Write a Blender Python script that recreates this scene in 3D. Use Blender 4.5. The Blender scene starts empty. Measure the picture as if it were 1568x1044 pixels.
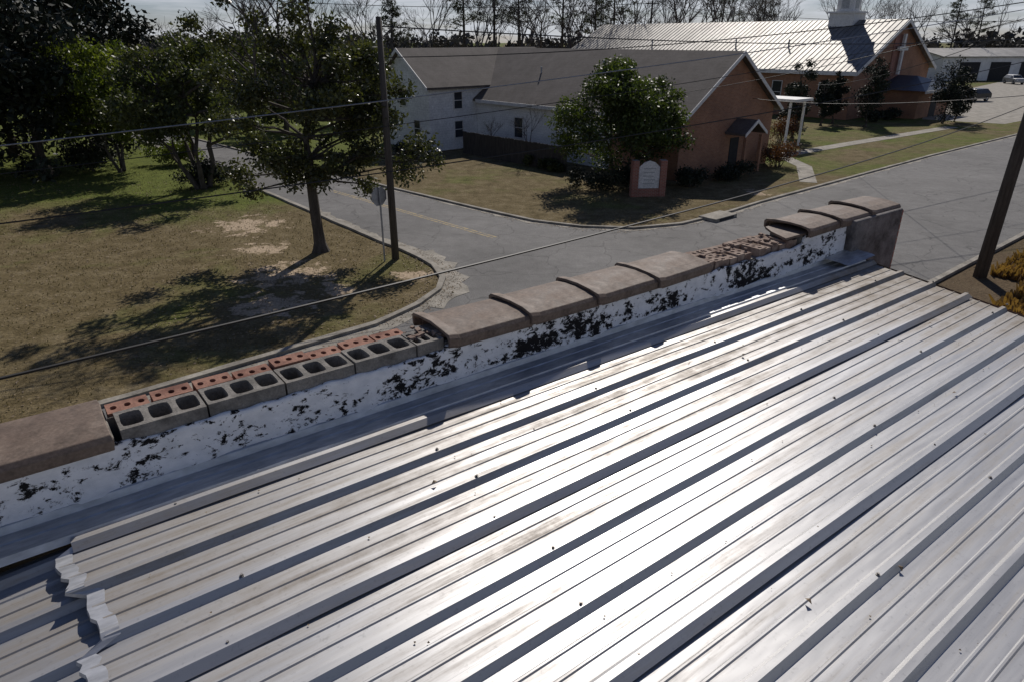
import bpy, math, random
import numpy as np
from mathutils import Vector, Matrix, noise
R = random.Random(7)
NR = np.random.default_rng(7)
scene = bpy.context.scene
rad = math.radians

# ---------------------------------------------------------------- materials
def new_mat(name):
    m = bpy.data.materials.new(name); m.use_nodes = True
    nt = m.node_tree
    return m, nt, nt.nodes['Principled BSDF']
def N(nt, t, **kw):
    n = nt.nodes.new(t)
    for k, v in kw.items():
        if hasattr(n, k): setattr(n, k, v)
        else: n.inputs[k].default_value = v
    return n
def coords(nt, scale=(1,1,1)):
    tc = N(nt, 'ShaderNodeTexCoord'); mp = N(nt, 'ShaderNodeMapping')
    mp.inputs['Scale'].default_value = scale
    nt.links.new(tc.outputs['Object'], mp.inputs['Vector'])
    return mp.outputs['Vector']
def noise_n(nt, vec, scale, detail=6, rough=.6, dist=0):
    n = N(nt, 'ShaderNodeTexNoise'); n.inputs['Scale'].default_value = scale
    n.inputs['Detail'].default_value = detail; n.inputs['Roughness'].default_value = rough
    n.inputs['Distortion'].default_value = dist
    nt.links.new(vec, n.inputs['Vector']); return n.outputs['Fac']
def ramp(nt, fac, stops):
    r = N(nt, 'ShaderNodeValToRGB'); e = r.color_ramp.elements
    while len(e) < len(stops): e.new(0.5)
    for i, (p, c) in enumerate(stops):
        e[i].position = p
        e[i].color = (c, c, c, 1) if isinstance(c, (int, float)) else (*c, 1)
    nt.links.new(fac, r.inputs['Fac']); return r.outputs['Color']
def mix(nt, fac, a, b, mode='MIX'):
    m = N(nt, 'ShaderNodeMix'); m.data_type = 'RGBA'; m.blend_type = mode
    for sock, v in ((m.inputs['Factor'], fac), (m.inputs[6], a), (m.inputs[7], b)):
        if isinstance(v, bpy.types.NodeSocket): nt.links.new(v, sock)
        elif isinstance(v, (int, float)): sock.default_value = v
        else: sock.default_value = (*v, 1)
    return m.outputs[2]
def math_n(nt, op, a, b=0.0, clamp=False):
    m = N(nt, 'ShaderNodeMath'); m.operation = op; m.use_clamp = clamp
    for i, v in enumerate((a, b)):
        if isinstance(v, bpy.types.NodeSocket): nt.links.new(v, m.inputs[i])
        else: m.inputs[i].default_value = v
    return m.outputs[0]
def maprange(nt, x, a, c):
    q = N(nt, 'ShaderNodeMapRange'); nt.links.new(x, q.inputs[0]); q.inputs[1].default_value = a; q.inputs[2].default_value = c
    return q.outputs[0]
def bump(nt, bs, fac, strength, dist=.01):
    b = N(nt, 'ShaderNodeBump'); b.inputs['Strength'].default_value = strength
    b.inputs['Distance'].default_value = dist
    nt.links.new(fac, b.inputs['Height']); nt.links.new(b.outputs['Normal'], bs.inputs['Normal'])
def simple(name, c1, c2, scale=3, rough=.8, bs_=.3, bd=.01, metal=0, stretch=(1,1,1), fine=None, spec=None):
    m, nt, b = new_mat(name); v = coords(nt, stretch)
    f = noise_n(nt, v, scale)
    col = ramp(nt, f, [(.35, c1), (.65, c2)])
    f2 = noise_n(nt, v, fine or scale*8, 4)
    col = mix(nt, 1.0, col, ramp(nt, f2, [(.3, .72), (.7, 1.15)]), 'MULTIPLY')
    nt.links.new(col, b.inputs['Base Color'])
    b.inputs['Roughness'].default_value = rough; b.inputs['Metallic'].default_value = metal
    if spec is not None: b.inputs['Specular IOR Level'].default_value = spec
    if bs_: bump(nt, b, f2, bs_, bd)
    return m

def foliage(name, dark, light, scale=.9, trans=.3, rough=.45):
    m, nt, b = new_mat(name); v = coords(nt)
    f = noise_n(nt, v, scale, 3); f2 = noise_n(nt, v, 14, 2)
    f = math_n(nt, 'ADD', math_n(nt, 'MULTIPLY', f, .65), math_n(nt, 'MULTIPLY', f2, .35))
    col = ramp(nt, f, [(.38, dark), (.64, light)])
    nt.links.new(col, b.inputs['Base Color']); b.inputs['Roughness'].default_value = rough
    b.inputs['Specular IOR Level'].default_value = .4
    if trans > 0:
        tr = N(nt, 'ShaderNodeBsdfTranslucent'); ms = N(nt, 'ShaderNodeMixShader')
        tc = mix(nt, 1.0, col, (1.5, 1.6, .7), 'MULTIPLY')
        nt.links.new(tc, tr.inputs['Color']); ms.inputs[0].default_value = trans
        nt.links.new(b.outputs[0], ms.inputs[1]); nt.links.new(tr.outputs[0], ms.inputs[2])
        out = [n for n in nt.nodes if n.type == 'OUTPUT_MATERIAL'][0]
        nt.links.new(ms.outputs[0], out.inputs['Surface'])
    return m

M = {}
M['bark'] = simple('bark', (.05,.04,.03), (.10,.085,.07), 6, .9, .8, .03, stretch=(1,1,.25))
M['wood_pole'] = simple('wood_pole', (.05,.04,.032), (.10,.085,.07), 5, .9, .6, .01, stretch=(3,3,.2))
M['twig'] = simple('twig', (.07,.06,.052), (.14,.12,.105), 2, .9, 0)
M['leaf_magnolia'] = foliage('leaf_magnolia', (.022,.028,.010), (.10,.105,.040), 1.1, .25, .38)
M['leaf_round'] = foliage('leaf_round', (.022,.034,.010), (.095,.125,.030), .8, .3, .48)
M['leaf_bright'] = foliage('leaf_bright', (.055,.08,.014), (.17,.20,.035), .8, .4)
M['leaf_mid'] = foliage('leaf_mid', (.03,.040,.013), (.10,.112,.036), .8, .3, .5)
M['leaf_dark'] = foliage('leaf_dark', (.008,.012,.007), (.032,.042,.019), .5, 0, .7)
M['leaf_pine'] = foliage('leaf_pine', (.02,.026,.016), (.06,.068,.038), .5, .2, .7)
M['leaf_far'] = foliage('leaf_far', (.035,.035,.03), (.13,.11,.088), .08, 0, .9)
M['leaf_edge'] = foliage('leaf_edge', (.03,.032,.018), (.115,.10,.055), .22, .15, .8)
M['leaf_red'] = foliage('leaf_red', (.06,.025,.015), (.14,.06,.035), 1.5, .3, .6)
M['white_paint'] = simple('white_paint', (.62,.61,.58), (.75,.74,.71), 2, .6, .1)
M['glass'] = simple('glass', (.02,.025,.03), (.03,.035,.045), 2, .12, 0)
M['dark'] = simple('dark', (.015,.015,.017), (.03,.03,.03), 3, .8, 0)
M['cmu'] = simple('cmu', (.13,.12,.105), (.28,.26,.23), 9, .95, .9, .006, fine=90)
M['concrete'] = simple('concrete', (.19,.172,.14), (.36,.33,.275), 1.3, .9, .4, .01, fine=14)
M['pier'] = simple('pier', (.07,.06,.055), (.24,.22,.21), 5, .95, .8, .01, fine=50)
M['brick_loose'] = simple('brick_loose', (.17,.075,.05), (.38,.20,.14), 7, .95, .6, .004, fine=80)
M['brick_dusty'] = simple('brick_dusty', (.16,.10,.075), (.36,.28,.22), 9, .95, .6, .004, fine=80)
M['screw'] = simple('screw', (.16,.15,.14), (.30,.28,.26), 9, .5, 0, metal=.6)
M['wire'] = simple('wire', (.012,.012,.012), (.02,.02,.02), 2, .6, 0)
M['galv'] = simple('galv', (.30,.31,.32), (.42,.43,.44), 5, .5, 0, metal=.6)
M['car_paint'] = simple('car_paint', (.025,.028,.033), (.03,.035,.04), 2, .25, 0)
M['blue_roof'] = simple('blue_roof', (.03,.045,.065), (.045,.065,.095), 2, .5, .1, metal=.2)
M['fence'] = simple('fence', (.03,.025,.02), (.07,.06,.05), 4, .9, .3, stretch=(4,4,.4))
M['litter'] = simple('litter', (.10,.065,.035), (.32,.24,.15), .7, .8, 0, fine=6)
M['tuft'] = foliage('tuft', (.10,.082,.034), (.19,.148,.072), .35, .12, .9)
M['tuft_orange'] = foliage('tuft_orange', (.13,.075,.026), (.30,.17,.07), .9, .3, .8)

def mat_asphalt():
    m, nt, b = new_mat('asphalt'); v = coords(nt)
    big = ramp(nt, noise_n(nt, v, .22, 6, .6, .6), [(.3, (.118,.114,.109)), (.7, (.185,.179,.170))])
    fine = ramp(nt, noise_n(nt, v, 22, 4), [(.25, .55), (.75, 1.35)])
    col = mix(nt, 1.0, big, fine, 'MULTIPLY')
    mid = ramp(nt, noise_n(nt, v, 1.7, 6, .75), [(.3, .76), (.7, 1.18)])
    col = mix(nt, 1.0, col, mid, 'MULTIPLY')
    vo = N(nt, 'ShaderNodeTexVoronoi'); vo.feature = 'DISTANCE_TO_EDGE'; vo.inputs['Scale'].default_value = .35
    wv = N(nt, 'ShaderNodeVectorMath'); wv.operation = 'ADD'
    nz = N(nt, 'ShaderNodeTexNoise'); nz.inputs['Scale'].default_value = 1.1; nt.links.new(v, nz.inputs['Vector'])
    nt.links.new(v, wv.inputs[0]); nt.links.new(nz.outputs['Color'], wv.inputs[1])
    nt.links.new(wv.outputs[0], vo.inputs['Vector'])
    crack = ramp(nt, vo.outputs['Distance'], [(.0, .40), (.014, 1.0)])
    col = mix(nt, .75, col, crack, 'MULTIPLY')
    nt.links.new(col, b.inputs['Base Color']); b.inputs['Roughness'].default_value = .85
    b.inputs['Specular IOR Level'].default_value = .3
    bump(nt, b, noise_n(nt, v, 30, 4), .5, .01)
    return m
M['asphalt'] = mat_asphalt()

def mat_brick(name, c1, c2, mortar, s=1.0):
    m, nt, b = new_mat(name)
    tc = N(nt, 'ShaderNodeTexCoord'); sp = N(nt, 'ShaderNodeSeparateXYZ'); nt.links.new(tc.outputs['Object'], sp.inputs[0])
    cb = N(nt, 'ShaderNodeCombineXYZ')
    nt.links.new(math_n(nt, 'ADD', sp.outputs[0], sp.outputs[1]), cb.inputs[0]); nt.links.new(sp.outputs[2], cb.inputs[1])
    br = N(nt, 'ShaderNodeTexBrick'); br.inputs['Scale'].default_value = 1
    br.inputs['Brick Width'].default_value = .22*s; br.inputs['Row Height'].default_value = .075*s
    br.inputs['Mortar Size'].default_value = .009*s
    br.inputs['Color1'].default_value = (*c1, 1); br.inputs['Color2'].default_value = (*c2, 1); br.inputs['Mortar'].default_value = (*mortar, 1)
    nt.links.new(cb.outputs[0], br.inputs['Vector'])
    col = mix(nt, 1.0, br.outputs['Color'], ramp(nt, noise_n(nt, tc.outputs['Object'], .6), [(.3, .75), (.7, 1.2)]), 'MULTIPLY')
    nt.links.new(col, b.inputs['Base Color']); b.inputs['Roughness'].default_value = .9
    return m
M['brick'] = mat_brick('brick', (.27,.115,.06), (.36,.165,.085), (.28,.22,.17))
M['brick_end'] = mat_brick('brick_end', (.25,.08,.05), (.34,.12,.08), (.3,.26,.22))

def mat_lines(name, c, axis, period, lo=.6, rough=.8, metal=0, width=.12, c2=None):
    m, nt, b = new_mat(name)
    tc = N(nt, 'ShaderNodeTexCoord'); sp = N(nt, 'ShaderNodeSeparateXYZ'); nt.links.new(tc.outputs['Object'], sp.inputs[0])
    fr = math_n(nt, 'FRACT', math_n(nt, 'DIVIDE', sp.outputs[axis], period))
    l = ramp(nt, fr, [(0, lo), (width, 1.0)])
    base = ramp(nt, noise_n(nt, tc.outputs['Object'], 1.2, 8), [(.35, c), (.65, c2 or tuple(x*1.2 for x in c))])
    base = mix(nt, 1.0, base, ramp(nt, noise_n(nt, tc.outputs['Object'], 9, 3), [(.3, .8), (.7, 1.15)]), 'MULTIPLY')
    nt.links.new(mix(nt, 1.0, base, l, 'MULTIPLY'), b.inputs['Base Color'])
    b.inputs['Roughness'].default_value = rough; b.inputs['Metallic'].default_value = metal
    return m
M['siding'] = mat_lines('siding', (.66,.66,.64), 2, .18, .72)
M['shingle'] = mat_lines('shingle', (.090,.075,.064), 2, .16, .7, .9, c2=(.135,.115,.10))
M['church_metal'] = simple('church_metal', (.17,.163,.15), (.30,.29,.27), .3, .58, 0, metal=.45, fine=2.5, stretch=(1,.3,1))

def mat_lawn():
    m, nt, b = new_mat('lawn'); v = coords(nt)
    tc = N(nt, 'ShaderNodeTexCoord'); sp = N(nt, 'ShaderNodeSeparateXYZ'); nt.links.new(tc.outputs['Object'], sp.inputs[0])
    X, Y = sp.outputs[0], sp.outputs[1]
    n1 = noise_n(nt, v, .16, 7, .65, .5); n2 = noise_n(nt, v, 1.3, 6, .7); n3 = noise_n(nt, v, 9, 5, .7)
    tan = ramp(nt, n2, [(.3, (.092,.068,.032)), (.5, (.155,.118,.062)), (.72, (.24,.19,.115))])
    green = ramp(nt, n2, [(.3, (.070,.088,.018)), (.7, (.15,.175,.038))])
    mr = lambda x, a, c: maprange(nt, x, a, c)
    gm = math_n(nt, 'MULTIPLY', mr(Y, 30, 39), mr(X, -9, -14))
    gm2 = math_n(nt, 'MULTIPLY', mr(Y, 40, 50), mr(X, 10, 20)); gm = math_n(nt, 'ADD', gm, math_n(nt, 'MULTIPLY', gm2, .35))
    g = math_n(nt, 'ADD', math_n(nt, 'MULTIPLY', gm, .36), n1)
    gf = ramp(nt, g, [(.52, 0.05), (.74, 1.0)])
    col = mix(nt, gf, tan, green)
    for (px, py, r) in [(-12.4,31.5,2.0), (-8.3,24.2,1.9), (-7.9,21.0,1.5), (-10.5,27.5,1.2), (-2.6,26.5,.5), (-24,20,1.2), (-6.2,22.6,.9), (14,38.8,1.0), (-3.6,24.0,.8)]:
        d = math_n(nt, 'SQRT', math_n(nt, 'ADD', math_n(nt, 'POWER', math_n(nt, 'ABSOLUTE', math_n(nt, 'SUBTRACT', X, px)), 2), math_n(nt, 'POWER', math_n(nt, 'ABSOLUTE', math_n(nt, 'SUBTRACT', Y, py)), 2)))
        d = math_n(nt, 'ADD', math_n(nt, 'DIVIDE', d, r), math_n(nt, 'MULTIPLY', math_n(nt, 'SUBTRACT', n2, .5), 5))
        f = ramp(nt, d, [(.45, 1.0), (.75, 0.0)])
        col = mix(nt, f, col, (.46,.36,.25))
    rt = math_n(nt, 'MULTIPLY', maprange(nt, X, 12, 14), maprange(nt, Y, 34, 30))
    col = mix(nt, math_n(nt, 'MULTIPLY', rt, .75), col, (.12,.085,.055))
    col = mix(nt, 1.0, col, ramp(nt, n3, [(.25, .45), (.75, 1.5)]), 'MULTIPLY')
    nt.links.new(col, b.inputs['Base Color']); b.inputs['Roughness'].default_value = 1; b.inputs['Specular IOR Level'].default_value = .1
    bump(nt, b, n3, 1.0, .06)
    return m
M['lawn'] = mat_lawn()

def mat_roof():
    m, nt, b = new_mat('galvalume_roof')
    tc = N(nt, 'ShaderNodeTexCoord'); sp = N(nt, 'ShaderNodeSeparateXYZ'); nt.links.new(tc.outputs['Object'], sp.inputs[0])
    S, Yl = sp.outputs[0], sp.outputs[1]
    mr = lambda x, a, c: maprange(nt, x, a, c)
    vs = coords(nt, (.6, 9, 1)); vi = coords(nt)
    st = noise_n(nt, vs, 1.6, 8, .65, .3)
    base = ramp(nt, st, [(.3, (.385,.385,.385)), (.7, (.46,.46,.46))])
    near = math_n(nt, 'MULTIPLY', mr(Yl, -2.0, -0.9), .17)
    far = math_n(nt, 'MULTIPLY', mr(S, 3.0, 4.6), .36)
    pans = math_n(nt, 'PINGPONG', math_n(nt, 'ADD', Yl, .58), .1525)
    pan = math_n(nt, 'MULTIPLY', mr(pans, .03, .1), .10)
    g = math_n(nt, 'ADD', math_n(nt, 'ADD', near, far), math_n(nt, 'ADD', pan, noise_n(nt, coords(nt, (.8, 14, 1)), 1.3, 9, .7)))
    gf = ramp(nt, g, [(.57, 0.0), (.92, .9)])
    blot = ramp(nt, noise_n(nt, vi, 7, 8, .75), [(.35, .55), (.6, 1.0)])
    gf = math_n(nt, 'MULTIPLY', gf, blot)
    col = mix(nt, gf, base, (.21,.17,.12))
    sp2 = ramp(nt, noise_n(nt, vi, 45, 3), [(.60, 1.0), (.76, .62)])
    col = mix(nt, .6, col, sp2, 'MULTIPLY')
    nt.links.new(col, b.inputs['Base Color'])
    met = math_n(nt, 'SUBTRACT', .58, math_n(nt, 'MULTIPLY', gf, .48)); nt.links.new(met, b.inputs['Metallic'])
    ro = math_n(nt, 'ADD', math_n(nt, 'MULTIPLY', gf, .28), ramp(nt, st, [(.3, .40), (.7, .49)])); nt.links.new(ro, b.inputs['Roughness'])
    bump(nt, b, noise_n(nt, coords(nt, (1, 3, 1)), 2.2, 2), .10, .03)
    return m
M['roof'] = mat_roof()
M['flash'] = simple('flash', (.46,.47,.48), (.56,.57,.58), 2, .45, .1, .02, metal=.6, stretch=(1,4,1), fine=9)

def mat_tar():
    m, nt, b = new_mat('painted_tar'); v = coords(nt, (1, 1, 1.5))
    tc = N(nt, 'ShaderNodeTexCoord'); sp = N(nt, 'ShaderNodeSeparateXYZ'); nt.links.new(tc.outputs['Object'], sp.inputs[0])
    f = noise_n(nt, v, 12, 12, .76, .25); big = noise_n(nt, v, 2.0, 3)
    f = math_n(nt, 'ADD', math_n(nt, 'MULTIPLY', f, .66), math_n(nt, 'MULTIPLY', big, .34))
    st = math_n(nt, 'MULTIPLY', maprange(nt, math_n(nt, 'ABSOLUTE', math_n(nt, 'ADD', sp.outputs[0], .55)), .65, .15), .030)
    low = math_n(nt, 'MULTIPLY', maprange(nt, math_n(nt, 'ABSOLUTE', math_n(nt, 'SUBTRACT', sp.outputs[2], 6.13)), .09, .02), .022)
    f = math_n(nt, 'ADD', f, math_n(nt, 'ADD', st, low))
    mask = ramp(nt, f, [(.540, 0.0), (.554, 1.0)])
    white = ramp(nt, noise_n(nt, v, 9, 5), [(.3, (.66,.67,.68)), (.6, (.84,.84,.84))])
    nt.links.new(mix(nt, mask, white, (.014,.013,.013)), b.inputs['Base Color'])
    nt.links.new(ramp(nt, mask, [(0, .75), (1, .85)]), b.inputs['Roughness'])
    b.inputs['Specular IOR Level'].default_value = .2
    bump(nt, b, math_n(nt, 'ADD', math_n(nt, 'MULTIPLY', mask, -.6), noise_n(nt, v, 30, 4)), .5, .010)
    return m
M['tar'] = mat_tar()

def mat_tile():
    m, nt, b = new_mat('coping_tile'); v = coords(nt)
    f = noise_n(nt, v, 2.5, 9, .72, .4)
    col = ramp(nt, f, [(.3, (.115,.078,.058)), (.55, (.185,.138,.105)), (.75, (.25,.20,.16))])
    col = mix(nt, 1.0, col, ramp(nt, noise_n(nt, v, 60, 3), [(.3, .75), (.72, 1.2)]), 'MULTIPLY')
    col = mix(nt, .7, col, ramp(nt, noise_n(nt, v, 8, 6, .7), [(.35, .6), (.55, 1.1)]), 'MULTIPLY')
    nt.links.new(col, b.inputs['Base Color'])
    nt.links.new(ramp(nt, noise_n(nt, v, 5, 5), [(.3, .6), (.7, .8)]), b.inputs['Roughness'])
    b.inputs['Specular IOR Level'].default_value = .3
    bump(nt, b, noise_n(nt, v, 40, 4), .35, .004)
    return m
M['tile'] = mat_tile()

def mat_yellow():
    m, nt, b = new_mat('yellow_paint'); v = coords(nt)
    f = ramp(nt, noise_n(nt, v, 5, 8, .7), [(.42, 0.0), (.56, 1.0)])
    nt.links.new(mix(nt, f, (.16,.15,.14), (.40,.30,.13)), b.inputs['Base Color']); b.inputs['Roughness'].default_value = .85
    return m
M['yellow'] = mat_yellow()

# ---------------------------------------------------------------- mesh tools
class MB:
    def __init__(s): s.v = []; s.f = []
    def add(s, vs, fs):
        o = len(s.v); s.v += [tuple(p) for p in vs]; s.f += [tuple(i+o for i in f) for f in fs]
    def box(s, x0, x1, y0, y1, z0, z1):
        s.add([(x0,y0,z0),(x1,y0,z0),(x1,y1,z0),(x0,y1,z0),(x0,y0,z1),(x1,y0,z1),(x1,y1,z1),(x0,y1,z1)],
              [(0,3,2,1),(4,5,6,7),(0,1,5,4),(1,2,6,5),(2,3,7,6),(3,0,4,7)])
    def tube(s, pts, rr, n=6, cap=True):
        pts = [Vector(p) for p in pts]; o = len(s.v)
        for i, p in enumerate(pts):
            d = (pts[min(i+1, len(pts)-1)] - pts[max(i-1, 0)])
            if d.length < 1e-9: d = Vector((0,0,1))
            d.normalize(); a = d.cross(Vector((0,0,1)))
            if a.length < .05: a = d.cross(Vector((1,0,0)))
            a.normalize(); b = d.cross(a)
            for k in range(n):
                an = 2*math.pi*k/n
                s.v.append(tuple(p + (a*math.cos(an)+b*math.sin(an))*rr[i]))
        for i in range(len(pts)-1):
            for k in range(n):
                a0 = o+i*n+k; a1 = o+i*n+(k+1) % n
                s.f.append((a0, a0+n, a1+n, a1))
        if cap:
            s.f.append(tuple(o+k for k in range(n))); s.f.append(tuple(o+(len(pts)-1)*n+k for k in reversed(range(n))))
    def obj(s, name, mat, parent=None, smooth=False, bevel=0):
        me = bpy.data.meshes.new(name); me.from_pydata(s.v, [], s.f); me.update()
        ob = bpy.data.objects.new(name, me); scene.collection.objects.link(ob)
        me.materials.append(mat)
        if parent: ob.parent = parent
        if smooth: me.polygons.foreach_set('use_smooth', [True]*len(me.polygons))
        if bevel:
            md = ob.modifiers.new('bevel', 'BEVEL'); md.width = bevel; md.segments = 2; md.limit_method = 'ANGLE'
        return ob
def empty(name, loc=(0,0,0), rz=0, parent=None):
    e = bpy.data.objects.new(name, None); scene.collection.objects.link(e)
    e.location = loc; e.rotation_euler = (0, 0, rz); e.empty_display_size = .2
    if parent: e.parent = parent
    return e
def poly(name, pts, z, mat, parent=None):
    b = MB(); b.add([(x, y, z) for x, y in pts], [tuple(range(len(pts)))])
    return b.obj(name, mat, parent)
def quad_cloud(name, V, mat, parent=None):
    n = len(V); me = bpy.data.meshes.new(name)
    me.vertices.add(4*n); me.vertices.foreach_set('co', V.astype(np.float32).ravel())
    me.loops.add(4*n); me.loops.foreach_set('vertex_index', np.arange(4*n, dtype=np.int32))
    me.polygons.add(n); me.polygons.foreach_set('loop_start', np.arange(0, 4*n, 4, dtype=np.int32))
    me.polygons.foreach_set('loop_total', np.full(n, 4, dtype=np.int32))
    me.update(calc_edges=True); me.validate()
    me.materials.append(mat)
    ob = bpy.data.objects.new(name, me); scene.collection.objects.link(ob)
    if parent: ob.parent = parent
    return ob
def leaves(C, size, asp=.5, upbias=0.0):
    n = len(C)
    a = NR.normal(size=(n,3)); a /= np.linalg.norm(a, axis=1)[:,None]
    b = NR.normal(size=(n,3)); b -= a*np.sum(a*b, axis=1)[:,None]; b /= np.linalg.norm(b, axis=1)[:,None]
    s = size*(.6+.8*NR.random(n))[:,None]
    return np.stack([C-a*s, C-b*s*asp+a*s*.1, C+a*s, C+b*s*asp+a*s*.1], axis=1)
def clump_pts(center, r, n, flat=.8):
    d = NR.normal(size=(n,3)); d /= np.linalg.norm(d, axis=1)[:,None]
    rr = r*NR.random(n)**.5*(.75+.5*NR.random(n))
    p = d*rr[:,None]; p[:,2] *= flat
    return p+np.array(center)
def limb(mb, a, b, r0, r1, n=6, wob=.12, seg=5):
    a = Vector(a); b = Vector(b); L = (b-a).length; pts = []; rr = []
    for i in range(seg+1):
        t = i/seg; p = a.lerp(b, t)
        p += Vector((R.uniform(-1,1), R.uniform(-1,1), R.uniform(-.3,1)))*L*wob*math.sin(math.pi*t)*.5
        pts.append(p); rr.append(r0+(r1-r0)*t)
    mb.tube(pts, rr, n)
    return pts
def tree(name, base, trunk_h, cc, cr, nclump, nleaf, lsize, lmat, r=.2, clump_r=.28, stems=1, asp=.5, extra=None):
    e = empty(name, base); mb = MB()
    cc = Vector(cc)
    cl = []
    for i in range(nclump):
        d = Vector((R.gauss(0,1), R.gauss(0,1), R.gauss(0,1))).normalized()*(R.random()**.45)
        p = Vector((cc.x+d.x*cr[0], cc.y+d.y*cr[1], cc.z+d.z*cr[2]))
        cl.append((p, clump_r*min(cr)*R.uniform(.6, 1.25)))
    if extra: cl += [(Vector(p), q) for p, q in extra]
    forks = []
    for s_ in range(stems):
        off = Vector((0,0,0)) if stems == 1 else Vector((R.uniform(-.3,.3), R.uniform(-.3,.3), 0))
        top = Vector((off.x*3+R.uniform(-.15,.15), off.y*3+R.uniform(-.15,.15), trunk_h)) if stems > 1 else Vector((R.uniform(-.15,.15), R.uniform(-.1,.1), trunk_h))
        rs = r if stems == 1 else r*.5
        mb.tube([off-Vector((0,0,.1)), off+Vector((.0,0,.12)), off.lerp(top,.12), off.lerp(top,.5)+Vector((R.uniform(-.05,.05),0,0)), top], [rs*1.9, rs*1.45, rs*1.12, rs*.95, rs*.82], 10)
        lead = Vector((cc.x+off.x*3, cc.y+off.y*3, cc.z+cr[2]*.55))
        l = limb(mb, top, lead, rs*.8, rs*.25, 6, .15, 6)
        forks += l[:-1]+[top]*2
    for p, q in cl:
        lowf = [f for f in forks if f.z < p.z+.3] or forks
        f = min(lowf, key=lambda f: (f-p).length+R.uniform(0, 1.0))
        w = limb(mb, f, p, r*.32, r*.06, 5, .15, 4)
        for k in range(3):
            d = Vector((R.gauss(0,1), R.gauss(0,1), R.gauss(0,1)+.3)).normalized()*q
            limb(mb, w[-2], p+d, r*.08, r*.03, 3, .1, 2)
    mb.obj('trunk_and_limbs', M['bark'], e)
    tot = sum(q*q for _, q in cl)
    P = np.concatenate([clump_pts(p, q, max(8, int(nleaf*q*q/tot))) for p, q in cl])
    quad_cloud('foliage', leaves(P, lsize, asp), lmat, e)
    return e
def bare(mb, base, h, r, depth=5, spread=.5):
    def rec(p, d, L, r_, k):
        q = p + d*L
        mb.tube([p, p.lerp(q,.5)+Vector((R.uniform(-1,1),R.uniform(-1,1),0))*L*.05, q], [r_, r_*.85, r_*.65], 5 if k > 3 else 3, False)
        if k <= 0: return
        for j in range(3 if k > 1 else 2):
            nd = (d+Vector((R.gauss(0,spread), R.gauss(0,spread), R.gauss(.1,spread*.6)))).normalized()
            rec(q, nd, L*R.uniform(.6,.85), r_*.6, k-1)
    rec(Vector(base), Vector((R.uniform(-.08,.08), R.uniform(-.08,.08), 1)).normalized(), h*.3, r, depth)

# ---------------------------------------------------------------- ground, roads
poly('ground', [(-900,-200),(900,-200),(900,1500),(-900,1500)], 0, M['lawn'])
leftcurb = [(-30.5,59.0), (-18.46,44.5),(-10.6,34.9),(-5.6,28.75),(-4.0,26.9),(-2.9,25.2),(-2.4,23.7),(-2.45,22.4),(-3.0,20.9),(-4.1,19.2),(-9.25,14.6),(-40,-11.2)]
rightcurb = [(-33,67),(-20.2,53.6),(-7,39.9),(-1.5,34.4),(1.0,32.1),(3.2,31.0),(5.6,30.7),(8.0,31.5),(10.5,33.5),(13.05,36.0),(31.25,52.0),(48,66),(96,106)]
poly('road', [(-40,-11.2),(-9.25,14.6),(-4.1,19.2),(-3.0,20.9),(-2.45,22.4),(-2.4,23.7),(-2.9,25.2),(-4.0,26.9),(-5.6,28.75),(-10.6,34.9),(-18.46,44.5),(-30.5,59.0),(-60,93),(-64,97),(-33,67),(-20.2,53.6),(-7,39.9),(-1.5,34.4),(1.0,32.1),(3.2,31.0),(5.6,30.7),(8.0,31.5),(10.5,33.5),(13.05,36.0),(31.25,52.0),(48,66),(96,106),(200,192),(214,190),(110,103),(62.9,63.2),(23.2,29.9),(15.6,23.5),(-30,-14.8)], .004, M['asphalt'])
def strip(name, pts, w, z0, z1, mat, side=1, jit=0, step=.8):
    mb = MB(); P = [Vector(p) for p in pts]; q = []
    for i in range(len(P)-1):
        n = max(1, int((P[i+1]-P[i]).length/step))
        for k in range(n): q.append(P[i].lerp(P[i+1], k/n))
    q.append(P[-1]); n = len(q); vs = []
    for i, p in enumerate(q):
        d = (q[min(i+1,n-1)]-q[max(i-1,0)]).normalized(); nn = Vector((-d.y, d.x))*side
        ww = w*(1+R.uniform(-jit, jit)); a = p; b = p+nn*ww
        vs += [(a.x,a.y,z0),(a.x,a.y,z1),(b.x,b.y,z1),(b.x,b.y,z0)]
    fs = []
    for i in range(n-1):
        for k in range(3):
            fs.append((4*i+k, 4*i+k+1, 4*i+4+k+1, 4*i+4+k))
    mb.add(vs, fs); return mb.obj(name, mat)
strip('kerb', leftcurb, .22, -.05, .10, M['concrete'], side=-1, jit=.15)
strip('kerb', rightcurb, .18, -.05, .10, M['concrete'], side=1, jit=.15)
strip('kerb', [(23.2,29.9),(15.6,23.5),(-30,-14.8)], .2, -.05, .12, M['concrete'], side=-1, jit=.05)
strip('gutter', leftcurb[2:11], .42, 0, .012, M['concrete'], side=1, jit=.4, step=.4)
strip('gutter', leftcurb[4:9], .75, 0, .016, M['concrete'], side=1, jit=.35, step=.35)
strip('gutter', rightcurb[2:12], .26, 0, .012, M['concrete'], side=-1, jit=.5, step=.4)
strip('pavement', [(14.5,21.2),(-30,-16.2)], 3.6, -.05, .10, M['concrete'], side=-1)
strip('pavement', [(21,52.2),(27.5,57.4),(44,70)], 1.2, -.02, .02, M['concrete'], side=1)
strip('path', [(18.5,41.7),(20.5,47.5),(20.6,52.5)], 1.0, -.02, .015, M['concrete'], side=1)
for off in (0, .24):
    a = Vector((-.83+off*.6, 29.2+off*.6)); b = Vector((-10.5+off*.6, 39.4+off*.6))
    d = (b-a).normalized(); n = Vector((-d.y, d.x))*.05
    poly('road_marking', [tuple(a-n), tuple(b-n), tuple(b+n), tuple(a+n)], .009, M['yellow'])
poly('parking_lot', [(44.5,77.5),(50.5,73),(112,122),(160,170),(112,162),(66,112)], .006, M['concrete'])
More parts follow.
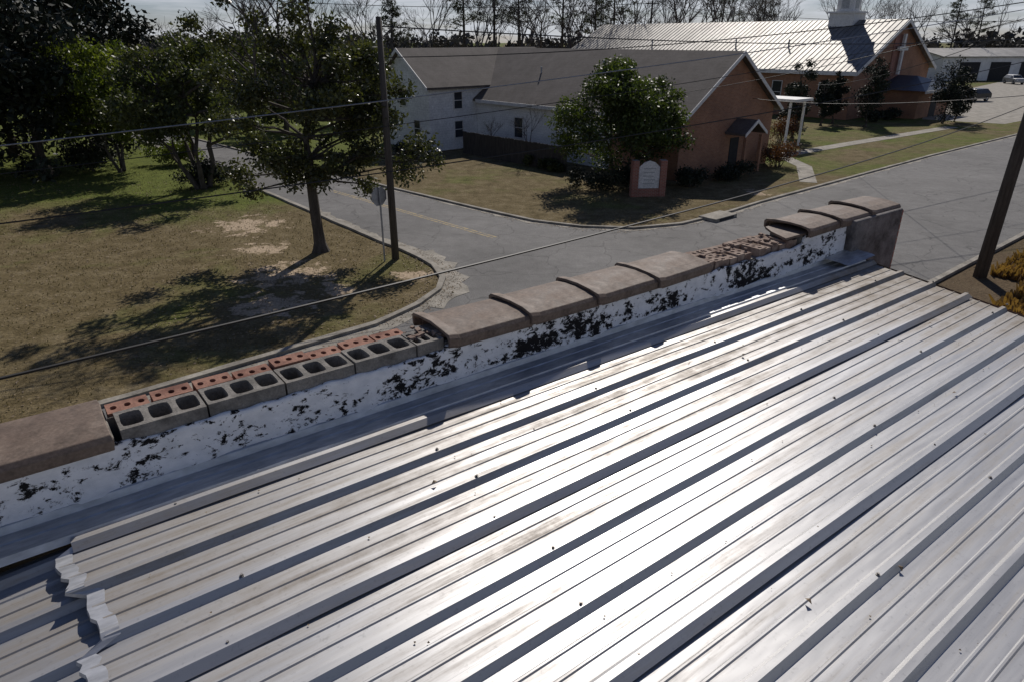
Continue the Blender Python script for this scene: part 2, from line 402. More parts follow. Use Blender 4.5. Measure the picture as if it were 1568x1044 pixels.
e = empty('storm_drain', (10.3,32.6,0), rad(41))
b = MB(); b.box(-.9,.9,-.1,.9,-.02,.16); b.obj('slab', M['concrete'], e, bevel=.02)
b = MB(); b.box(-.6,.6,-.115,-.1,.02,.13); b.obj('opening', M['dark'], e)

# ---------------------------------------------------------------- foreground building
ROT = rad(36.9)
BE = empty('commercial_building', (-.566, 4.06, 0), ROT)
ZT = 6.34
SE = 4.70   # eave / end of roof
PE = 5.50   # end of the corner pier
def zr(t): return 6.01-.05*(t-.3)
b = MB(); b.box(-7, SE-.14, -.30, .045, 0, 6.155); b.obj('street_wall', M['cmu'], BE)
b = MB(); b.box(SE-.35, SE-.16, -14, -.302, 0, 5.45); b.obj('end_wall', M['brick_end'], BE)
b = MB(); b.box(-7, SE-.4, -14, -13.8, 0, 5.2); b.obj('rear_wall', M['cmu'], BE)
b = MB(); b.box(SE-.138, PE, -.40, .05, 0, 6.39); b.obj('corner_pier', M['pier'], BE, bevel=.015)
b = MB(); b.box(PE+.003, PE+.03, -.39, .04, 0, 6.37); b.obj('pier_brick_face', M['brick_end'], BE)
for (a, c, zt) in [(-7,-1.83,6.31), (-.03,2.44,6.31), (3.80,SE-.142,6.37)]:
    b = MB(); b.box(a, c, -.298, .03, 6.157, zt); b.obj('parapet_core', M['cmu'], BE, bevel=.01)

def holed(mb, x0, x1, y0, y1, z0, z1, holes, fx=.62, fy=.6, p=4, dep=.15, rot=False):
    mb.add([(x0,y0,z0),(x1,y0,z0),(x1,y1,z0),(x0,y1,z0),(x0,y0,z1),(x1,y0,z1),(x1,y1,z1),(x0,y1,z1)],
           [(0,1,5,4),(1,2,6,5),(2,3,7,6),(3,0,4,7)])
    for h in range(holes):
        if not rot: a0 = x0+(x1-x0)*h/holes; a1 = x0+(x1-x0)*(h+1)/holes; b0, b1 = y0, y1
        else: b0 = y0+(y1-y0)*h/holes; b1 = y0+(y1-y0)*(h+1)/holes; a0, a1 = x0, x1
        cx, cy = (a0+a1)/2, (b0+b1)/2; hx, hy = (a1-a0)/2, (b1-b0)/2
        per = []
        for k in range(4): per.append((-1+k/2, -1))
        for k in range(4): per.append((1, -1+k/2))
        for k in range(4): per.append((1-k/2, 1))
        for k in range(4): per.append((-1, 1-k/2))
        n = 16; vs = []
        for (u, v) in per: vs.append((cx+u*hx, cy+v*hy, z1))
        for (u, v) in per:
            l = (abs(u)**p+abs(v)**p)**(1/p); vs.append((cx+u/l*hx*fx, cy+v/l*hy*fy, z1-.001))
        for (u, v) in per:
            l = (abs(u)**p+abs(v)**p)**(1/p); vs.append((cx+u/l*hx*fx*.92, cy+v/l*hy*fy*.92, z1-dep))
        fs = []
        for k in range(n):
            j = (k+1) % n
            fs.append((k, j, n+j, n+k)); fs.append((n+k, n+j, 2*n+j, 2*n+k))
        fs.append(tuple(2*n+k for k in range(n)))
        mb.add(vs, fs)
b = MB(); s = -1.80; i = 0
while s < -.2:
    L = .385; dz = R.uniform(-.005, .005)
    holed(b, s, min(s+L, -.04), -.305+R.uniform(-.005,.005), -.100, 6.158, ZT+dz, 3, .76, .72, 6)
    s += L+.010
b.obj('parapet_blocks', M['cmu'], BE)
b = MB(); s = -1.82
while s < -.2:
    dz = R.uniform(-.008, .008); dy = R.uniform(-.008,.008)
    holed(b, s, s+R.uniform(.186,.198), -.082+dy, .035+dy, 6.158, ZT-.008+dz, 3, .50, .38, 2, .06)
    s += .207
b.obj('parapet_bricks', M['brick_loose'], BE)
b = MB(); b.box(-1.83,-.03,-.0985,-.0915,6.158,6.315); b.box(2.44,3.80,-.285,.03,6.157,6.26); b.obj('mortar', M['concrete'], BE)
b = MB(); s = 2.47
while s < 3.75:
    if R.random() < .93:
        w = .09; dy = R.uniform(-.008,.008)
        holed(b, s, s+w, -.29+dy, -.10+dy, 6.262, 6.325+R.uniform(-.012,.012), 3, .5, .5, 2, .04, True)
    s += .1
s = 2.46
while s < 3.70:
    holed(b, s, s+.195, -.088, .03, 6.262, 6.325+R.uniform(-.008,.008), 3, .5, .42, 2, .04); s += .208
b.obj('parapet_brick_course', M['brick_dusty'], BE)
b = MB()
for k in range(34):
    x = R.choice([R.uniform(-.2,-.02), R.uniform(2.45,3.80), R.uniform(2.45,3.80)]); y = R.uniform(-.28,-.02); q = R.uniform(.006,.022)
    pts = [Vector((R.uniform(-1,1),R.uniform(-1,1),R.uniform(-.6,.6)))*q*1.3 for _ in range(8)]
    sg = [(-1,-1,-1),(1,-1,-1),(1,1,-1),(-1,1,-1),(-1,-1,1),(1,-1,1),(1,1,1),(-1,1,1)]
    b.add([(x+sg[i][0]*q+pts[i].x*.4, y+sg[i][1]*q+pts[i].y*.4, 6.34+sg[i][2]*q*.6) for i in range(8)], [(0,3,2,1),(4,5,6,7),(0,1,5,4),(1,2,6,5),(2,3,7,6),(3,0,4,7)])
b.obj('mortar_rubble', M['brick_dusty'], BE)

def tile(name, s0, L, z, tilt=0, yaw=0):
    e = empty(name, (s0+L/2, -.135, z), yaw, BE); e.rotation_euler = (tilt, R.uniform(-.012,.012), yaw)
    prof = [(.222,-.075),(.226,-.022),(.205,.000),(.12,.010),(.0,.016),(-.12,.010),(-.205,-.004),(-.226,-.026),(-.224,-.072)]
    def shell(mb, x0, x1, grow, lift, th, taper=0):
        vs = []; n = len(prof); segs = 8
        for j in range(segs+1):
            x = x0+(x1-x0)*j/segs; g = (1+grow)*(1-taper*j/segs)
            for i_, (y, zz) in enumerate(prof):
                ex = .010*noise.noise(Vector((i_*.9, s0*3, j*2.0))) if j in (0, segs) else 0
                vs.append((x+ex, y*g, zz+lift*(1-.5*j/segs)+.0025*noise.noise(Vector((x*3+s0*5, y*6, 1)))))
        for j in range(segs+1):
            x = x0+(x1-x0)*j/segs; g = (1+grow)*(1-taper*j/segs)
            for (y, zz) in prof: vs.append((x, y*g*(1-th*4.5), zz+lift*(1-.5*j/segs)-th))
        fs = []; o = n*(segs+1)
        for j in range(segs):
            for i in range(n-1):
                a = j*n+i
                fs.append((a, a+1, a+n+1, a+n)); fs.append((o+a, o+a+n, o+a+n+1, o+a+1))
            fs.append((j*n, j*n+n, o+j*n+n, o+j*n)); fs.append((j*n+n-1, o+j*n+n-1, o+j*n+2*n-1, j*n+2*n-1))
        for i in range(n-1):
            fs.append((i, o+i, o+i+1, i+1)); a = segs*n+i; fs.append((a, a+1, o+a+1, o+a))
        mb.add(vs, fs)
    m = MB(); shell(m, -L/2+.03, L/2+.02, 0, 0, .018, .03); m.obj('tile_body', M['tile'], e, bevel=.004)
    m = MB(); shell(m, -L/2-.03, -L/2+.045, .07, .022, .02); m.obj('tile_collar', M['tile'], e, bevel=.005)
tile('coping_tile', -2.98, 1.12, 6.355, .01)
tile('coping_tile', -4.15, 1.14, 6.355); tile('coping_tile', -5.3, 1.12, 6.355)
for k in range(4): tile('coping_tile', 0.0+.612*k, .60, 6.355, R.uniform(-.015,.03), R.uniform(-.025,.025))
for k in range(3): tile('coping_tile', 3.82+.565*k, .555, 6.42+.006*k, R.uniform(-.02,.03), R.uniform(-.025,.025))
b = MB(); b.add([(3.54,-.30,6.35),(3.85,-.33,6.365),(3.87,0.0,6.375),(3.70,.02,6.365),(3.62,-.1,6.358),(3.54,-.30,6.37),(3.85,-.33,6.385),(3.87,0.0,6.395),(3.70,.02,6.385),(3.62,-.1,6.378)],
    [(4,3,2,1,0),(5,6,7,8,9),(0,1,6,5),(1,2,7,6),(2,3,8,7),(3,4,9,8),(4,0,5,9)]); b.obj('broken_tile', M['tile'], BE)

def topz(s):
    e = .012*noise.noise(Vector((s*7, 0, 3)))
    if -1.83 < s < -.04: return 6.270+e*2.4
    if 2.44 < s < 3.80: return 6.268+e*2
    if s >= 3.80: return 6.36+e
    return 6.295+e
b = MB(); ns = 420; nz = 9
for i in range(ns+1):
    s = -4+(SE+3.85)*i/ns
    for j in range(nz+1):
        z0 = 6.015; z1 = topz(s); z = z0+(z1-z0)*j/nz
        dy = .010*noise.noise(Vector((s*6, z*9, 0)))+.004*noise.noise(Vector((s*25, z*30, 5)))
        slope = .018*(1-j/nz)**2
        b.v.append((s, -.322-slope+dy, z))
    b.v.append((s, -.303, z1+.001))
m_ = nz+2
for i in range(ns):
    for j in range(nz+1): b.f.append((i*m_+j, (i+1)*m_+j, (i+1)*m_+j+1, i*m_+j+1))
b.obj('painted_tar_band', M['tar'], BE, smooth=True)

# metal roof
RH = .030
def roof_profile(t0, t1, first=.58, sp=.305):
    pts = [(t0, 0)]; c = first
    while c < t1-.1:
        for dt, h in [(-.036,0),(-.014,RH),(.014,RH),(.036,0),(.100,0),(.106,.005),(.114,.005),(.120,0),(.185,0),(.191,.005),(.199,.005),(.205,0)]:
            if c+dt > pts[-1][0]: pts.append((c+dt, h))
        c += sp
    pts.append((max(t1, pts[-1][0]+.02), 0)); return pts
def roof_sheet(name, s0f, s1f, t0, t1, dz, ns, mat, seed=0, tiltleft=0):
    prof = roof_profile(t0, t1); b = MB(); n = len(prof)
    for i in range(ns+1):
        for (t, h) in prof:
            s0 = s0f(t); s1 = s1f(t); s = s0+(s1-s0)*i/ns
            w = .003*noise.noise(Vector((s*.45, t*.8, seed)))
            wt = .004*noise.noise(Vector((s*1.1, round(t/.305), seed+5)))
            b.v.append((s, -(t+wt), zr(t)+h+dz+w-tiltleft*max(0,-1.9-s)))
    for i in range(ns):
        for k in range(n-1): b.f.append((i*n+k, i*n+k+1, (i+1)*n+k+1, (i+1)*n+k))
    return b.obj(name, mat, BE)
def lap(t):
    return -2.15+.05*noise.noise(Vector((t*5.5, 2, 0)))+ (.08 if (t % .61) > .3 else 0)+ .02*noise.noise(Vector((t*40, 0, 0)))
def eave(t): return SE-.16*(t-.4)+.012*noise.noise(Vector((t*12, 0, 9)))
roof_sheet('metal_roof', lap, eave, .50, 12.0, 0.0, 80, M['roof'])
roof_sheet('metal_roof_lower_sheet', lambda t: -6.5, lambda t: -1.9, .50, 12.0, -.034, 40, M['roof'], 4, .05)
b = MB()
for k in range(0, 12):
    c = .58+.305*(3*k)
    for i in range(60):
        s = -2.1+7.0*i/59
        s = min(s, eave(c)-.01)
        lift = .003+.010*max(0, noise.noise(Vector((s*1.1, k*3.3, 1))))
        for dt, h in [(-.041,.002),(-.015,RH+.002),(.015,RH+.002),(.050,.001+lift*.8)]:
            b.v.append((s, -(c+dt), zr(c+dt)+h+lift))
    o = k*240
    for i in range(59):
        for j in range(3): b.f.append((o+i*4+j, o+i*4+j+1, o+i*4+4+j+1, o+i*4+4+j))
b.obj('roof_sheet_laps', M['roof'], BE)
b = MB(); ns = 90
for i in range(ns+1):
    s = -6.5+(SE+6.4)*i/ns
    w = .004*noise.noise(Vector((s*2.3, 0, 8)))
    for t, z in [(.330, 6.085),(.338,6.078),(.352,6.045),(.40,6.040),(.405,6.046),(.418,6.046),(.423,6.040),(.50,6.038),(.512,6.058),(.545,6.062),(.56,6.03)]:
        b.v.append((s, -(t+w*.6), z+w-.024))
for i in range(ns):
    for k in range(10): b.f.append((i*11+k, i*11+k+1, (i+1)*11+k+1, (i+1)*11+k))
b.obj('base_flashing', M['flash'], BE)
def crumple(name, s0, s1, t0, t1, zf, amp, seed, ns=16, nt=12, mat=None):
    b = MB()
    for i in range(ns+1):
        for j in range(nt+1):
            s = s0+(s1-s0)*i/ns; t = t0+(t1-t0)*j/nt
            q = noise.noise(Vector((s*7, t*7, seed)))
            b.v.append((s+.02*noise.noise(Vector((s*9,t*9,seed+3))), -(t+.02*q), zf(s,t)+amp*q))
    for i in range(ns):
        for j in range(nt): b.f.append((i*(nt+1)+j, i*(nt+1)+j+1, (i+1)*(nt+1)+j+1, (i+1)*(nt+1)+j))
    b.obj(name, mat or M['flash'], BE)
crumple('bent_flashing', SE-.5, SE, .33, .58, lambda s,t: 6.08+.04*max(0,(s-SE+.4))-.10*(t-.34), .012, 3, 10, 8)
b = MB(); n = 60
for i in range(n+1):
    t = .52+1.6*i/n; s = lap(t)
    c = (t-.58+.1525) % .305-.1525; h = RH*max(0, min(1, (.036-abs(c))/.022))
    b.v += [(s+.05,-t,zr(t)+h+.004),(s-.012,-t,zr(t)+h+.006),(s-.016,-t,zr(t)+h-.010)]
for i in range(n):
    for j in range(2): b.f.append((i*3+j, i*3+j+1, i*3+4+j, i*3+3+j))
b.obj('lap_edge', M['flash'], BE)
b = MB()
for i in range(41):
    t = .45+11.5*i/40; s = eave(t)
    b.v += [(s+.008,-t,zr(t)+.012),(s+.03,-t,zr(t)-.01),(s+.03,-t,zr(t)-.16)]
for i in range(40):
    for j in range(2): b.f.append((i*3+j, i*3+j+1, i*3+4+j, i*3+3+j))
b.obj('eave_trim', M['roof'], BE)
b = MB()
for k in range(34):
    c = .58+.305*k
    for s in [-1.72,-.55,.62,1.78,2.95,4.1,4.5]:
        if R.random() < .75:
            x = s+R.uniform(-.06,.06)+.05*k%.11; y = -(c+R.uniform(-.006,.006)); z = zr(c)+RH
            b.tube([(x,y,z-.002),(x,y,z+.003)], [.010,.010], 8); b.tube([(x,y,z+.003),(x,y,z+.010)], [.006,.0055], 6)
b.obj('roof_screws', M['screw'], BE)
b = MB()
for (s, t) in [(.25,2.62),(.75,2.75),(1.9,1.1),(2.6,2.2),(-.6,1.1),(3.6,1.6)]:
    z = zr(t)+.012; a = R.uniform(0,6.28); c_, s_ = math.cos(a)*.018, math.sin(a)*.018
    b.add([(s-c_,-t-s_,z),(s+s_*.6,-t-c_*.6,z+.012),(s+c_,-t+s_,z+.004),(s-s_*.6,-t+c_*.6,z+.014)], [(0,1,2,3)])
for k in range(260):   # grit and leaf crumbs lying in the pans
    s = R.uniform(-2, SE-.3) if k % 2 else R.uniform(2.6, SE-.2); t = .58+.305*R.randint(0,14)+R.uniform(.045,.095)+.012
    q = R.uniform(.002,.007); z = zr(t)+.006; a = R.uniform(0,6.28); c_, s_ = math.cos(a)*q, math.sin(a)*q
    b.add([(s-c_,-t-s_,z),(s+s_,-t-c_,z+q*.5),(s+c_,-t+s_,z),(s-s_,-t+c_,z+q*.6)], [(0,1,2,3)])
b.obj('dead_leaves', M['litter'], BE)

# ---------------------------------------------------------------- annex
def window(parent, cx, z0, z1, w, plane, axis, face):
    def bx(m, a0, a1, d0, d1, za, zb):
        lo, hi = sorted((plane+face*d0, plane+face*d1))
        if axis == 'y': m.box(a0, a1, lo, hi, za, zb)
        else: m.box(lo, hi, a0, a1, za, zb)
    m = MB(); bx(m, cx-w/2, cx+w/2, .004, .02, z0, z1); m.obj('window_glass', M['glass'], parent)
    m = MB(); f = .07
    bx(m, cx-w/2-f, cx-w/2, .005, .06, z0-f, z1+f); bx(m, cx+w/2, cx+w/2+f, .005, .06, z0-f, z1+f)
    bx(m, cx-w/2, cx+w/2, .005, .06, z1, z1+f); bx(m, cx-w/2, cx+w/2, .005, .08, z0-f, z0)
    bx(m, cx-w/2, cx+w/2, .022, .045, (z0+z1)/2-.025, (z0+z1)/2+.025)
    m.obj('window_frame', M['white_paint'], parent)
def gable_x(m, x0, x1, y0, y1, zb, ze, zrg):
    ym = (y0+y1)/2
    m.add([(x0,y0,zb),(x0,y1,zb),(x0,y1,ze),(x0,ym,zrg),(x0,y0,ze),(x1,y0,zb),(x1,y1,zb),(x1,y1,ze),(x1,ym,zrg),(x1,y0,ze)],
          [(0,1,2,3,4),(9,8,7,6,5),(0,4,9,5),(1,6,7,2)])
def roof_x(m, x0, x1, y0, y1, ze, zrg, oh=.45, th=.14):
    ym = (y0+y1)/2; sl = (zrg-ze)/abs(y1-ym)
    for sg in (1, -1):
        ye = ym+sg*(abs(y1-ym)+oh); zE = ze-sl*oh
        m.add([(x0-oh,ym,zrg+.03),(x1+oh,ym,zrg+.03),(x1+oh,ye,zE+.03),(x0-oh,ye,zE+.03),(x0-oh,ym,zrg+.03+th),(x1+oh,ym,zrg+.03+th),(x1+oh,ye,zE+.03+th),(x0-oh,ye,zE+.03+th)],
              [(0,1,2,3),(7,6,5,4),(0,4,5,1),(1,5,6,2),(2,6,7,3),(3,7,4,0)])
def rake(m, x, ym, half, ze, zrg, oh=.45, w=.05, hgt=.26):
    sl = (zrg-ze)/half
    for sg in (1,-1):
        ye = ym+sg*(half+oh); zE = ze-sl*oh
        m.add([(x,ym,zrg+.19),(x,ye,zE+.19),(x,ye,zE+.19-hgt),(x,ym,zrg+.19-hgt),(x-w,ym,zrg+.19),(x-w,ye,zE+.19),(x-w,ye,zE+.19-hgt),(x-w,ym,zrg+.19-hgt)],
              [(0,1,2,3),(7,6,5,4),(0,4,5,1),(1,5,6,2),(2,6,7,3),(3,7,4,0)])
AX = empty('church_annex', (10.1,42.3,0), rad(131))
LA, WA, ZE, ZR = 20.6, 10.25, 3.8, 7.15
m = MB(); gable_x(m, .02, 22.5, -WA, 0, 0, ZE, ZR); m.obj('walls', M['siding'], AX)
m = MB(); m.add([(0,-WA-.01,0),(0,.01,0),(0,.01,ZE),(0,-WA/2,ZR),(0,-WA-.01,ZE)], [(0,1,2,3,4)]); m.obj('brick_gable', M['brick'], AX)
m = MB(); m.box(0.003, 5.5, .004, .05, 0, 3.5); m.obj('brick_return', M['brick'], AX)
m = MB(); roof_x(m, 0, 22.5, -WA, 0, ZE, ZR); m.obj('roof', M['shingle'], AX)
m = MB(); rake(m, -.455, -WA/2, WA/2, ZE, ZR); m.box(-.45, 19.2, .45, .50, ZE-.36, ZE-.12); m.obj('fascia', M['white_paint'], AX)
m = MB()
wx0, wx1, wy = 19.6, 26.6, 4.6; xm = (wx0+wx1)/2; we = 4.75
m.add([(wx0,wy,0),(wx1,wy,0),(wx1,wy,we),(xm,wy,ZR),(wx0,wy,we),(wx0,-9,0),(wx1,-9,0),(wx1,-9,we),(xm,-9,ZR),(wx0,-9,we)],
      [(0,1,2,3,4),(9,8,7,6,5),(0,4,9,5),(1,6,7,2)]); m.obj('wing_walls', M['siding'], AX)
m = MB(); sl = (ZR-we)/(xm-wx0)
for sg in (1,-1):
    xe = xm+sg*(xm-wx0+.4); z_ = we-sl*.4
    m.add([(xm,wy+.4,ZR+.05),(xm,-9.4,ZR+.05),(xe,-9.4,z_+.05),(xe,wy+.4,z_+.05),(xm,wy+.4,ZR+.2),(xm,-9.4,ZR+.2),(xe,-9.4,z_+.2),(xe,wy+.4,z_+.2)],
          [(0,1,2,3),(7,6,5,4),(0,4,5,1),(1,5,6,2),(2,6,7,3),(3,7,4,0)])
m.obj('wing_roof', M['shingle'], AX)
m = MB()
for sg in (1,-1):
    xe = xm+sg*(xm-wx0+.4); z_ = we-sl*.4
    m.add([(xm,wy+.405,ZR+.22),(xe,wy+.405,z_+.22),(xe,wy+.405,z_-.04),(xm,wy+.405,ZR-.04),(xm,wy+.46,ZR+.22),(xe,wy+.46,z_+.22),(xe,wy+.46,z_-.04),(xm,wy+.46,ZR-.04)],
          [(0,1,2,3),(7,6,5,4),(0,4,5,1),(1,5,6,2),(2,6,7,3),(3,7,4,0)])
m.obj('wing_fascia', M['white_paint'], AX)
window(AX, 1.9, 3.05, 4.25, .75, wx0, 'x', -1); window(AX, 1.9, .9, 2.1, .75, wx0, 'x', -1)
window(AX, 14.6, 1.2, 2.6, .9, 0, 'y', 1); window(AX, 7.6, 1.2, 2.6, .9, 0, 'y', 1)
window(AX, xm, 3.2, 4.4, .8, wy, 'y', 1); window(AX, xm-1.8, 1, 2.2, .8, wy, 'y', 1)
m = MB(); py0, py1 = -6.9, -4.9; pm = (py0+py1)/2
for sg in (1,-1):
    ye = pm+sg*1.25
    m.add([(-1.5,pm,3.2),(-.02,pm,3.2),(-.02,ye,2.4),(-1.5,ye,2.4),(-1.5,pm,3.32),(-.02,pm,3.32),(-.02,ye,2.52),(-1.5,ye,2.52)],
          [(0,1,2,3),(7,6,5,4),(0,4,5,1),(1,5,6,2),(2,6,7,3),(3,7,4,0)])
m.obj('porch_roof', M['shingle'], AX)
m = MB()
for sg in (1,-1):
    ye = pm+sg*1.27
    m.add([(-1.505,pm,3.36),(-1.505,ye,2.54),(-1.505,ye,2.34),(-1.505,pm,3.14),(-1.56,pm,3.36),(-1.56,ye,2.54),(-1.56,ye,2.34),(-1.56,pm,3.14)],
          [(0,1,2,3),(7,6,5,4),(0,4,5,1),(1,5,6,2),(2,6,7,3),(3,7,4,0)])
m.obj('porch_trim', M['white_paint'], AX)
m = MB(); m.box(-1.45,-1.25,py0,py0+.2,0,2.36); m.box(-1.45,-1.25,py1-.2,py1,0,2.36); m.obj('porch_posts', M['brick'], AX)
m = MB(); m.box(-.03,-.004,pm-.5,pm+.5,0,2.1); m.obj('door', M['dark'], AX)
m = MB()
for (x, y) in [(6,-2),(9.5,-3.4),(15,-2.6)]:
    z = ZE+(ZR-ZE)*(-y)/(WA/2); m.tube([(x,y,z),(x,y,z+.6)], [.06,.06], 8)
m.obj('roof_vents', M['galv'], AX)

# ---------------------------------------------------------------- church
CH = empty('church', (35.9,76.8,0), rad(131))
m = MB(); gable_x(m, 0, 44, -20, 0, 0, 5.0, 9.85); m.obj('walls', M['brick'], CH)
m = MB(); roof_x(m, 0, 44, -20, 0, 5.0, 9.85, .6, .12); m.obj('roof', M['church_metal'], CH)
m = MB(); sl = 4.85/10
x = -.5
while x < 44.6:
    for sg in (1,-1):
        ye = -10+sg*10.6; zE = 5.0-sl*.6
        w = .03
        m.add([(x,-10,9.99),(x+w*2,-10,9.99),(x+w*2,ye,zE+.14),(x,ye,zE+.14),(x,-10,10.06),(x+w*2,-10,10.06),(x+w*2,ye,zE+.21),(x,ye,zE+.21)],
              [(7,6,5,4),(0,4,5,1),(1,5,6,2),(2,6,7,3),(3,7,4,0)])
    x += .62
m.obj('roof_seams', M['church_metal'], CH)
m = MB(); rake(m, -.61, -10, 10, 5.0, 9.85, .6, .06, .4); m.box(-.6,44.6,.6,.66,4.45,4.85); m.obj('fascia', M['white_paint'], CH)
m = MB(); m.box(-.55,-.30,-10.22,-9.78,4.3,8.5); m.box(-.55,-.30,-11.2,-10.222,6.8,7.2); m.box(-.55,-.30,-9.778,-8.8,6.8,7.2); m.obj('cross', M['white_paint'], CH)
m = MB(); m.box(-.10,-.004,-11.6,-8.4,3.6,8.4); m.obj('cross_panel', M['brick_end'], CH)
for k in range(7): window(CH, 3+k*5.5, 1.3, 3.6, 1.1, 0, 'y', 1)
m = MB(); m.box(-4.5,-.01,-15.6,-6.4,0,2.9); m.obj('porch_walls', M['brick'], CH)
m = MB(); m.add([(-5.3,-16.4,2.9),(-5.3,-5.6,2.9),(-.02,-5.6,2.9),(-.02,-16.4,2.9),(-2.2,-11,4.2),(-.02,-11,4.2)],
                [(0,1,4),(1,2,5,4),(3,0,4,5),(0,3,2,1)]); m.obj('porch_roof', M['blue_roof'], CH)
m = MB(); m.box(-4.53,-4.505,-11.9,-10.1,0,2.3); m.obj('door', M['dark'], CH)
m = MB(); m.box(-5.36,-5.3,-16.4,-5.6,2.66,2.93); m.obj('porch_fascia', M['white_paint'], CH)
sx, sy = 6.5, -10
m = MB(); m.box(sx-1.45,sx+1.45,sy-1.45,sy+1.45,9.0,10.7); m.box(sx-1.6,sx+1.6,sy-1.6,sy+1.6,10.7,10.9)
m.box(sx-.95,sx+.95,sy-.95,sy+.95,10.9,13.8); m.box(sx-1.1,sx+1.1,sy-1.1,sy+1.1,13.8,14.0)
m.add([(sx-.9,sy-.9,14.0),(sx+.9,sy-.9,14.0),(sx+.9,sy+.9,14.0),(sx-.9,sy+.9,14.0),(sx,sy,21)], [(0,1,4),(1,2,4),(2,3,4),(3,0,4)])
m.obj('steeple', M['white_paint'], CH)
m = MB()
for d in (-1,1):
    m.box(sx-.45,sx+.45,sy+d*.96-.008,sy+d*.96+.008,11.2,13.3); m.box(sx+d*.96-.008,sx+d*.96+.008,sy-.45,sy+.45,11.2,13.3)
m.obj('louvres', M['galv'], CH)
m = MB()
for x in (10, 17, 30):
    y = -4; z = 5.1+sl*4; m.tube([(x,y,z),(x,y,z+.9)], [.09,.09], 8)
m.obj('roof_vents', M['galv'], CH)
CW = empty('covered_walkway', (21.8,56.6,0), rad(131))
m = MB(); m.box(-.8,9,-2.2,.6,3.5,3.7); m.obj('canopy', M['white_paint'], CW)
m = MB()
for x in (-.4, 3.8, 8):
    for y in (-1.9,.3): m.box(x,x+.15,y,y+.15,0,3.5)
m.obj('posts', M['white_paint'], CW)
FE = empty('wood_fence', (10.1,42.3,0), rad(131)); m = MB(); x = 6.5
while x < 17.5: m.box(x, x+.14, 3.0, 3.025, 0, 1.6+R.uniform(-.03,.03)); x += .15
m.box(6.5,17.5,2.94,2.995,.35,.45); m.box(6.5,17.5,2.94,2.995,1.2,1.3); m.obj('boards', M['fence'], FE)

SG = empty('church_sign', (7.5,38.0,0), rad(5))
m = MB(); m.box(-.95,-.6,-.25,.25,0,1.95); m.box(.6,.95,-.25,.25,0,1.95); m.box(-.6,.6,-.2,.2,0,.45); m.obj('brick_frame', M['brick_end'], SG)
m = MB(); m.add([(-.58,-.17,.46),(.58,-.17,.46),(.58,-.17,1.6),(.3,-.17,1.85),(0,-.17,1.95),(-.3,-.17,1.85),(-.58,-.17,1.6),
                 (-.58,-.1,.46),(.58,-.1,.46),(.58,-.1,1.6),(.3,-.1,1.85),(0,-.1,1.95),(-.3,-.1,1.85),(-.58,-.1,1.6)],
                [(0,1,2,3,4,5,6),(13,12,11,10,9,8,7)]+[(i,(i+1)%7+0,(i+1)%7+7,i+7) for i in range(7)]); m.obj('board', M['white_paint'], SG)
m = MB()
for k in range(5): m.box(-.34+.04*(k%2),.34-.05*(k%3),-.18,-.172,1.5-.2*k,1.535-.2*k)
m.obj('lettering', M['galv'], SG)

# ---------------------------------------------------------------- right far garage and cars
GA = empty('metal_garage', (104,160,0), rad(8))
m = MB(); gable_x(m, -17, 26, -7, 9, 0, 4.6, 6.0); m.obj('walls', M['siding'], GA)
m = MB(); roof_x(m, -17, 26, -7, 9, 4.6, 6.0, .5); m.obj('roof', M['church_metal'], GA)
m = MB()
for x in (-13,-6,1,8,15): m.box(x, x+4.6, -7.05, -7.01, 0, 3.6)
m.obj('garage_doors', M['dark'], GA)
def car(name, loc, rz, paint):
    e = empty(name, loc, rz)
    prof = [(-2.3,.35),(-2.35,.75),(-2.2,1.0),(-1.2,1.08),(-.55,1.62),(1.55,1.66),(2.1,1.1),(2.3,.95),(2.32,.35)]
    m = MB(); n = len(prof); w = lambda z: .9 if z < 1.15 else .68
    m.add([(x,-w(z),z) for x,z in prof]+[(x,w(z),z) for x,z in prof], [tuple(range(n)), tuple(reversed(range(n,2*n)))]+[(i,i+n,(i+1)%n+n,(i+1)%n) for i in range(n)])
    m.obj('body', paint, e, bevel=.05)
    m = MB()
    for sg in (-1,1):
        a, c = (.895, .70)
        m.add([(-1.05,sg*a,1.13),(-.5,sg*c,1.55),(.3,sg*c,1.58),(.3,sg*a,1.13)], [(0,1,2,3)])
        m.add([(.4,sg*a,1.13),(.4,sg*c,1.58),(1.45,sg*c,1.58),(1.85,sg*a,1.13)], [(0,1,2,3)])
    m.add([(-1.2,-.7,1.13),(-1.2,.7,1.13),(-.62,.6,1.6),(-.62,-.6,1.6)], [(0,1,2,3)])
    m.obj('windows', M['glass'], e)
    m = MB()
    for x in (-1.45,1.45):
        for sg in (-1,1): m.tube([(x,sg*.68,.35),(x,sg*.93,.35)], [.35,.35], 16)
    m.obj('wheels', M['dark'], e)
    m = MB()
    for x in (-1.45,1.45):
        for sg in (-1,1): m.tube([(x,sg*.9,.35),(x,sg*.94,.35)], [.19,.19], 10)
    m.obj('hubs', M['galv'], e)
    m = MB()
    for sg in (-1,1): m.box(-2.37,-2.28,sg*.7-.15,sg*.7+.15,.72,.86)
    m.obj('headlights', M['white_paint'], e)
car('parked_car', (64.5,101,.006), rad(20), M['car_paint'])
car('parked_car', (97,141,.006), rad(85), M['galv'])
car('parked_car', (103,143,.006), rad(80), M['car_paint'])

